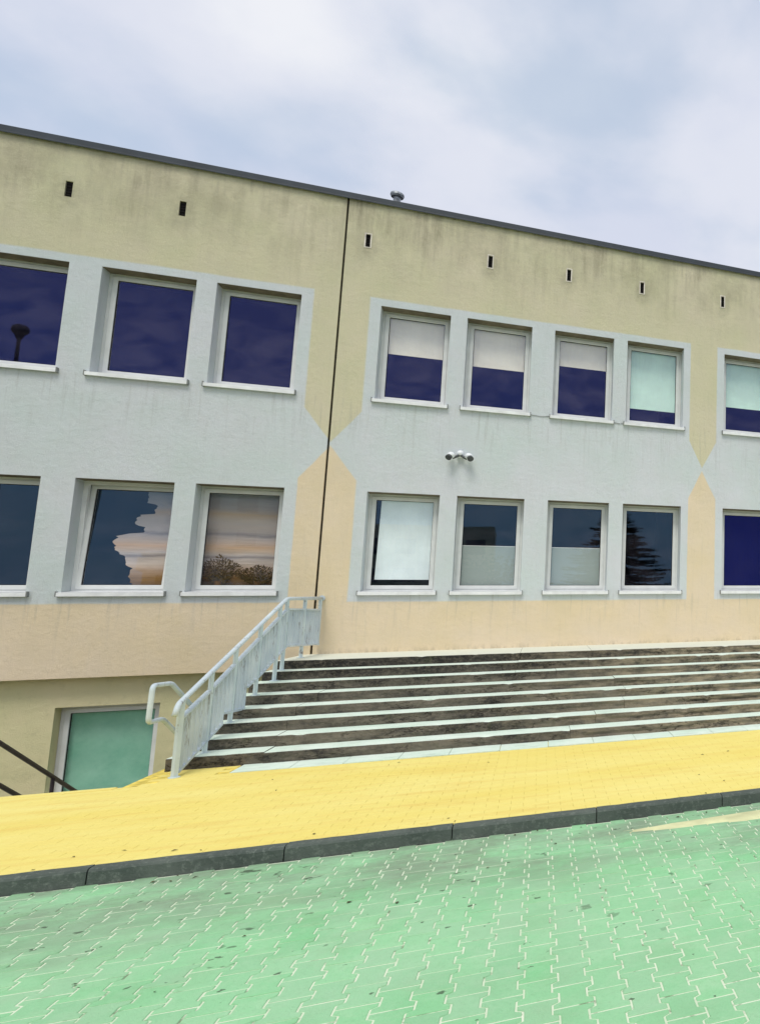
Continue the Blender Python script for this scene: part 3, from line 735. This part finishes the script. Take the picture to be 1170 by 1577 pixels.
# ------------------------------------------------------------------ twin lamp on the wall
lp = empty('wall_lamp', (1.95, 0, 4.36)); lp.scale = (0.92, 0.92, 0.92)
tag(lp, 'white twin headed spotlight on the grey wall between the storeys', 'lamp')
MB().tube([(0, -0.002, 0.02), (0, -0.05, 0.02)], 0.062, 16).sphere((0, -0.05, 0.04), 0.062, 14, 8).build('base', MT['lamp_white'], lp, smooth=True)
for sgn in (-1, 1):
    MB().tube([(0, -0.06, 0.01), (sgn * 0.06, -0.10, -0.035), (sgn * 0.12, -0.12, -0.07)], 0.024, 8).build('arm', MT['lamp_dark'], lp)
    hd = MB().sphere((sgn * 0.150, -0.13, -0.02), 0.068, 16, 10, (1.05, 1.15, 0.92)).build('head', MT['lamp_white'], lp, smooth=True)
    MB().tube([(sgn * 0.170, -0.165, -0.05), (sgn * 0.190, -0.205, -0.085)], [0.052, 0.056], 14).build('lens', MT['lamp_dark'], hd)

# ------------------------------------------------------------------ entrance steps
steps = empty('entrance_steps', (3, -2.6, 0)); 
tag(steps, 'wide flight of grimy concrete steps with pale treads below the facade', 'steps')
bpy.context.view_layer.update()
OFF = Vector((3, -2.6, 0))
def rail_x(y): return 0.09 + 0.0627 * y
def step_block(u0, u1, vf, vb, zt, zb, seed, ragged):
    N = max(6, int((u1 - u0) / 0.035)); rows = 5; v, f, mi = [], [], []
    per = rows + 3
    for k in range(N + 1):
        u = u0 + (u1 - u0) * k / N
        wear = 0.010 * noise.noise((u * 1.3, seed, 0)) + 0.007 * noise.noise((u * 7, seed, 3))
        chip = max(0, noise.noise((u * 5.5, seed * 3.1, 7)) - 0.34) * 0.14
        rg = ragged * max(0.0, min(1.0, (u - 2.5) / 4.0))
        crack = 0.45 + 0.22 * noise.noise((u * 1.7, seed, 11))
        v.append(G(u, vb, zt)); v.append(G(u, vf + 0.05, zt))
        v.append(G(u, vf + 0.010 + wear + chip * .6, zt - 0.0015 - chip * .3))
        for r_ in range(rows):
            t = r_ / (rows - 1); z = zt - 0.010 - chip * .5 + (zb - zt + 0.010) * t
            dv = 0.006 * noise.noise((u * 7, t * 3, seed)) + 0.010 * noise.noise((u * 2, t * 2, seed + 9))
            gap = math.exp(-((t - crack) / 0.13) ** 2)
            dv += rg * 0.09 * gap * max(0, 0.35 + noise.noise((u * 1.1, seed, 20)))
            v.append(G(u, vf + wear + dv + chip * .4 * (1 - t), z))
    for k in range(N):
        for i in range(per - 1):
            f.append((k * per + i, k * per + i + 1, (k + 1) * per + i + 1, (k + 1) * per + i)); mi.append(0 if i < 2 else 1)
    # ends
    for k in (0, N):
        f.append(tuple(k * per + i for i in range(per))); mi.append(1)
    b = len(v)
    v += [G(u0, vb, zb), G(u1, vb, zb)]
    f += [(0, b, per - 1), (N * per, b + 1, N * per + per - 1)]; mi += [1, 1]
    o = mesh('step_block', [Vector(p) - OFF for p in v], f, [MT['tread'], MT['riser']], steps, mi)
    return o
for k in range(8):
    zt = ZLAND - k * RISE; zb = zt - RISE - (0.02 if k < 7 else 0.03); vf = -(L0 + k * TREAD)
    vb = vf + TREAD + 0.08 if k else 0.42
    ul = rail_x(vf) - 0.10
    cuts = [ul, 0.62 + random.uniform(-.1, .1) if k >= 3 else ul + 3.2, 4.1 + random.uniform(-.5, .5), 7.6 + random.uniform(-.5, .5), 10.8, 13.2]
    for i in range(len(cuts) - 1):
        a = cuts[i] + (0.002 if i else 0); b = cuts[i + 1] - 0.002
        dz = random.uniform(-0.004, 0.004) if k else random.uniform(-.002, .002); dv = random.uniform(-0.008, 0.008)
        step_block(a, b, vf + dv, vb, zt + dz, zb, k * 7.3 + i * 1.9, 1.0 if k > 2 else 0.5)
# solid flank of the steps down into the basement well
fl = []
top = [(-(L0 + 7 * TREAD) + .06, -0.012)] + [q for k in range(7, -1, -1) for q in ((-(L0 + k * TREAD) + .06, ZLAND - (k + 1) * RISE - .01), (-(L0 + k * TREAD) + .06, ZLAND - k * RISE - .02))] + [(0.068, ZLAND - .02), (0.068, -2.3), (-4.7, -2.3), (-4.7, -0.012)]
v = []
for off in (-0.105, 0.3):
    for y, z in top: v.append(Vector((rail_x(y) + off, y, z)) - OFF)
n = len(top)
f = [tuple(range(n)), tuple(range(2 * n - 1, n - 1, -1))] + [(i, (i + 1) % n, n + (i + 1) % n, n + i) for i in range(n)]
mesh('flank_wall', v, f, MT['concrete'], steps)

# ------------------------------------------------------------------ stair railing
rail = empty('stair_railing', (rail_x(-4.33), -4.33, 0))
tag(rail, 'pale grey metal railing with close bars climbing beside the steps', 'railing')
RO = Vector((rail_x(-4.33), -4.33, 0))
def RP(y, z, dx=0.0): return Vector((rail_x(y) + dx, y, z)) - RO
def interp(tab, y):
    for (a, za), (b, zb) in zip(tab, tab[1:]):
        if a <= y <= b: return za + (zb - za) * (y - a) / max(1e-6, b - a)
    return tab[0][1] if y < tab[0][0] else tab[-1][1]
HR = [(-4.40, 0.755), (-1.57, 1.842), (-0.03, 1.855)]
TR = [(-4.22, 0.60), (-1.53, 1.69), (0.0, 1.665)]
BR = [(-4.28, 0.045), (-3.34, 0.385), (-3.33, 0.50), (-2.72, 0.47), (-2.71, 0.735), (-2.32, 0.85), (-1.47, 1.165), (-0.03, 1.115)]
MB().tube(fillet([RP(-4.455, 0.635), RP(-4.40, 0.745), RP(-1.57, 1.838), RP(-0.02, 1.852)], 0.10, 6), 0.026, 12).build('handrail', MT['rail'], rail, smooth=True)
MB().tube([RP(-0.035, 1.852), RP(-0.004, 1.853)], 0.045, 12).build('wall_flange', MT['rail'], rail)
def ground_z(y):
    k = math.floor((-(y) - L0) / TREAD)
    if y > -L0: return ZLAND
    zz_ = ZLAND - (k + 1) * RISE
    return max(0.0, zz_)
posts = [-4.33, -3.70, -3.11, -2.42, -1.80, -1.55, -0.80, -0.07]
for i, y in enumerate(posts):
    z0 = ground_z(y) - .004
    if i == len(posts) - 1: z0 = 1.10
    top = interp(HR, y) - 0.015
    MB().tube([RP(y, z0), RP(y, top)], 0.024 if i else 0.03, 4 if i else 4, True).build('post', MT['post'], rail)
    if i < len(posts) - 1:
        MB().tube([RP(y, z0 - .001), RP(y, z0 + .012)], 0.05, 12).build('base_plate', MT['post'], rail)
def bar(y0, z0, y1, z1, h, wdt, name):
    v = []
    for y, z in ((y0, z0), (y1, z1)):
        for dx, dz in ((-wdt, -h), (wdt, -h), (wdt, h), (-wdt, h)): v.append(RP(y, z + dz, dx))
    f = [(0, 1, 2, 3), (7, 6, 5, 4), (0, 4, 5, 1), (1, 5, 6, 2), (2, 6, 7, 3), (3, 7, 4, 0)]
    return mesh(name, v, f, MT['rail'], rail)
for a, b in zip(posts, posts[1:]):
    bar(a + .03, interp(TR, max(a + .03, -4.3)), b - .03, interp(TR, b - .03), 0.013, 0.022, 'top_bar')
for (a, za), (b, zb) in zip(BR, BR[1:]):
    if b - a > 0.05: bar(a, za, b, zb, 0.012, 0.022, 'bottom_bar')
y = -4.235
while y < -0.1:
    if min(abs(y - p) for p in posts) > 0.035:
        z0, z1 = interp(BR, y), interp(TR, y)
        v = [RP(y + a, z, b) for z in (z0, z1) for a, b in ((-.007, -.02), (.007, -.02), (.007, .02), (-.007, .02))]
        mesh('baluster', v, [(3, 2, 1, 0), (4, 5, 6, 7), (0, 1, 5, 4), (1, 2, 6, 5), (2, 3, 7, 6), (3, 0, 4, 7)], MT['rail'], rail)
    y += 0.098

# ------------------------------------------------------------------ basement stairwell
well = empty('basement_stairwell', (-2.4, -2.3, -2.3))
tag(well, 'sunken concrete stairwell with steps down to the green basement window', 'stairwell')
WO = Vector((-2.4, -2.3, -2.3))
def wbox(name, x0, x1, y0, y1, z0, z1, mat):
    return MB().box(x0 - WO.x, x1 - WO.x, y0 - WO.y, y1 - WO.y, z0 - WO.z, z1 - WO.z).build(name, MT[mat], well)
wbox('floor', -9, 0, -4.7, 0.1, -2.4, -2.3, 'concrete')
wbox('front_wall', -9, -0.4, -4.62, -4.50, -2.3, -0.02, 'basement')
for k in range(12):
    wbox('step', -2.1, -0.45, -4.5 + k * 0.31, -4.5 + (k + 1) * 0.31, -2.3, -0.17 - k * 0.172, 'concrete')

def pipe_rail(name, xb, mat, label, y_end, posts_, group):
    e = empty(name, (xb, -4.55, 0)); tag(e, label, 'handrail')
    def Q(y, z): return (0.0 + 0.035 * (y + 4.55), y + 4.55, z)
    sl = -0.565
    a = [Q(-4.19, 0.944), Q(-4.53, 0.958), Q(-4.60, 0.90), Q(-4.595, 0.60), Q(-4.30, 0.60)]
    zt = lambda y: 0.944 + sl * (y + 4.19); zl = lambda y: 0.592 + sl * (y + 4.30)
    MB().tube(fillet([Q(y_end, zt(y_end)), Q(-4.19, 0.944), Q(-4.585, 0.962), Q(-4.60, 0.60), Q(-4.31, 0.598), Q(y_end, zl(y_end))], 0.055, 5), 0.023, 12).build('pipe', MT[mat], e, smooth=True)
    for y in posts_:
        MB().tube([Q(y, -0.17 - max(0, int((y + 4.5) / .31)) * .172), Q(y, zt(y) - .01)], 0.019, 10).build('post', MT[mat], e)
pipe_rail('pipe_handrail', -0.339, 'rail', 'bent white pipe handrail loop left of the step railing', -0.8, [-3.4, -2.0, -0.9], None)
pipe_rail('pipe_handrail', -2.14, 'darkpipe', 'dark brown pipe handrail sloping down in front of basement window', -0.6, [-3.6, -2.0, -0.7], None)

# ------------------------------------------------------------------ what stands behind the viewer and mirrors in the panes
MT['bark'] = simple('spruce_bark', (0.06, 0.042, 0.03), 0.95, 0.1, 0.3, 8.0)
MT['needles'] = simple('spruce_needles', (0.022, 0.040, 0.018), 0.8, 0.2, 0.4, 3.0)
MT['leaves'] = simple('tree_leaves', (0.06, 0.10, 0.03), 0.8, 0.2, 0.4, 3.0)
def spruce(x, y, h, r, label):
    e = empty('spruce_tree', (x, y, -0.2)); tag(e, label, 'tree', 'trees across the yard')
    MB().tube([(0, 0, 0), (0.03, 0, h * .5), (0, 0, h * .98)], [0.16, 0.10, 0.015], 8).build('trunk', MT['bark'], e)
    v, f = [], []
    z = 0.5
    while z < h:
        q = 1 - z / h; n = 9 if q > .15 else 6
        for k in range(n):
            a = random.uniform(0, 6.28); l = r * (q ** 0.85) * random.uniform(.65, 1.12) + .1
            for s_ in range(max(3, int(l / .07))):
                t = s_ * .07 / l; c_ = Vector((math.cos(a) * l * t, math.sin(a) * l * t, z - 0.30 * l * t + 0.22 * l * t * t))
                for w_ in range(4):
                    d = Vector((math.cos(a + random.uniform(-1.1, 1.1)), math.sin(a + random.uniform(-1.1, 1.1)), random.uniform(-.5, .25))); ll = random.uniform(.16, .34) * (1.15 - t * .6)
                    sd_ = d.cross(Vector((random.uniform(-.3, .3), 0.2, 1))).normalized() * .09; b = len(v)
                    v += [tuple(c_ - sd_), tuple(c_ + sd_), tuple(c_ + d * ll)]; f.append((b, b + 1, b + 2))
        z += 0.13
    mesh('crown', v, f, MT['needles'], e)
def leafy(x, y, h, r, label):
    e = empty('leafy_tree', (x, y, -0.2)); tag(e, label, 'tree', 'trees across the yard')
    MB().tube([(0, 0, 0), (0.08, 0.05, h * .3), (0, 0, h * .7)], [0.17, 0.12, 0.04], 8).build('trunk', MT['bark'], e)
    v, f = [], []
    cl = [(Vector((random.uniform(-1, 1), random.uniform(-1, 1), random.uniform(-1, 1))) * .75, random.uniform(.25, .5)) for _ in range(26)]
    for c_, rr in cl:
        for k in range(170):
            p = Vector((random.gauss(0, 1), random.gauss(0, 1), random.gauss(0, 1))).normalized() * rr * random.random() ** .4 + c_
            p = Vector((p.x * r, p.y * r, h * .62 + p.z * h * .36)); d = Vector((random.gauss(0, 1), random.gauss(0, 1), random.gauss(0, 1))).normalized() * .09; s_ = d.cross(Vector((.3, .2, 1))).normalized() * .05; b = len(v)
            v += [tuple(p - d), tuple(p + s_), tuple(p + d), tuple(p - s_)]; f.append((b, b + 1, b + 2, b + 3))
    mesh('crown', v, f, MT['leaves'], e)
spruce(7.55, -22, 7.0, 4.6, 'dark spruce mirrored in the lower panes right of the wall lamp')
leafy(1.5, -24, 4.6, 2.0, 'round leafy tree mirrored in the second lower pane right of the joint')
leafy(-6.6, -26, 4.2, 2.4, 'low leafy tree mirrored in the lower panes left of the joint')

MT['ap_cream'] = simple('apartment_cream', (0.85, 0.68, 0.45), 0.9, 0.2, 0.06, 0.5)
MT['ap_orange'] = simple('apartment_orange', (0.62, 0.33, 0.14), 0.9, 0.2, 0.06, 0.5)
MT['ap_white'] = simple('apartment_white', (0.70, 0.68, 0.64), 0.9, 0.2, 0.06, 0.5)
MT['ap_glass'] = simple('apartment_dark_window', (0.06, 0.07, 0.09), 0.2, 0.5, 0.1, 1.0)
ap = empty('apartment_block', (-11, -62, -0.2)); tag(ap, 'cream apartment block with orange bands mirrored in the lower panes', 'building')
MB().box(-14, 0, -8, 0, 0, 16).build('wall', MT['ap_white'], ap)
MB().box(0, 12.2, -8, 0, 0, 9.2).build('wing_wall', MT['ap_cream'], ap)
MB().box(-14.2, 0.2, -8.2, 0.2, 16, 16.3).build('roof', MT['ap_orange'], ap)
for k in range(5):
    MB().box(-14.1, -0.3, -.2, 1.0, 2.6 + k * 3.0, 2.85 + k * 3.0).build('balcony_slab', MT['ap_white'], ap)
    MB().box(-14.1, -0.3, .92, 1.0, 2.85 + k * 3.0, 3.7 + k * 3.0).build('balcony_front', MT['ap_orange' if k % 2 else 'ap_cream'], ap)
    for j in range(5):
        MB().box(-13.2 + j * 2.7, -11.8 + j * 2.7, -.02, .03, 0.9 + k * 3.0, 2.3 + k * 3.0).build('window', MT['ap_glass'], ap)
for k in range(3):
    for j in range(4):
        MB().box(1.0 + j * 2.9, 2.8 + j * 2.9, -.02, .03, 1.0 + k * 2.8, 2.4 + k * 2.8).build('window', MT['ap_glass'], ap)

sl = empty('street_lamp', (-8.95, -10.2, -0.25)); tag(sl, 'street lamp with round head mirrored in the upper left pane', 'street lamp')
MB().tube([(0, 0, 0), (0, 0, 1.1), (0, 0, 8.9)], [0.08, 0.06, 0.032], 12).build('pole', MT['lamp_dark'], sl)
MB().tube([(0, 0, 8.85), (0, 0, 8.97)], [0.05, 0.085], 12).build('collar', MT['lamp_dark'], sl)
MB().sphere((0, 0, 9.10), 0.16, 18, 12, (1, 1, 0.95)).build('globe', MT['lamp_dark'], sl, smooth=True)

# ------------------------------------------------------------------ leaf litter
MT['litter'] = simple('dead_leaf', (0.075, 0.055, 0.022), 0.9, 0.2, 0.4, 30.0)
def litter(name, spots, zc, label):
    v, f = [], []
    for u, vv in spots:
        p = Vector(G(u, vv, zc)); a = random.uniform(0, 6.28); l = random.uniform(.008, .024); wd_ = l * random.uniform(.3, .6); b = len(v)
        d = Vector((math.cos(a), math.sin(a), 0)); n_ = Vector((-d.y, d.x, 0))
        v += [tuple(p - d * l), tuple(p + n_ * wd_ + Vector((0, 0, .006))), tuple(p + d * l + Vector((0, 0, .003))), tuple(p - n_ * wd_ + Vector((0, 0, .004))), tuple(p + Vector((0, 0, .001)))]
        f += [(b, b + 1, b + 4), (b + 1, b + 2, b + 4), (b + 2, b + 3, b + 4), (b + 3, b, b + 4)]
    tag(mesh(name, v, f, MT['litter']), label, 'leaves', kind='stuff')
litter('pavement_leaves', [(random.uniform(-2, 8), KV + random.random() ** 1.6 * 2.7 + .03) for _ in range(26)], 0.003, 'tiny dead leaves scattered over the yellow pavement')
litter('gutter_leaves', [(random.uniform(-1, 9), KV - KW - .03 - random.random() ** 2 * 2.0) for _ in range(40)], ROAD_Z + 0.003, 'tiny dead leaves scattered along the green roadway')
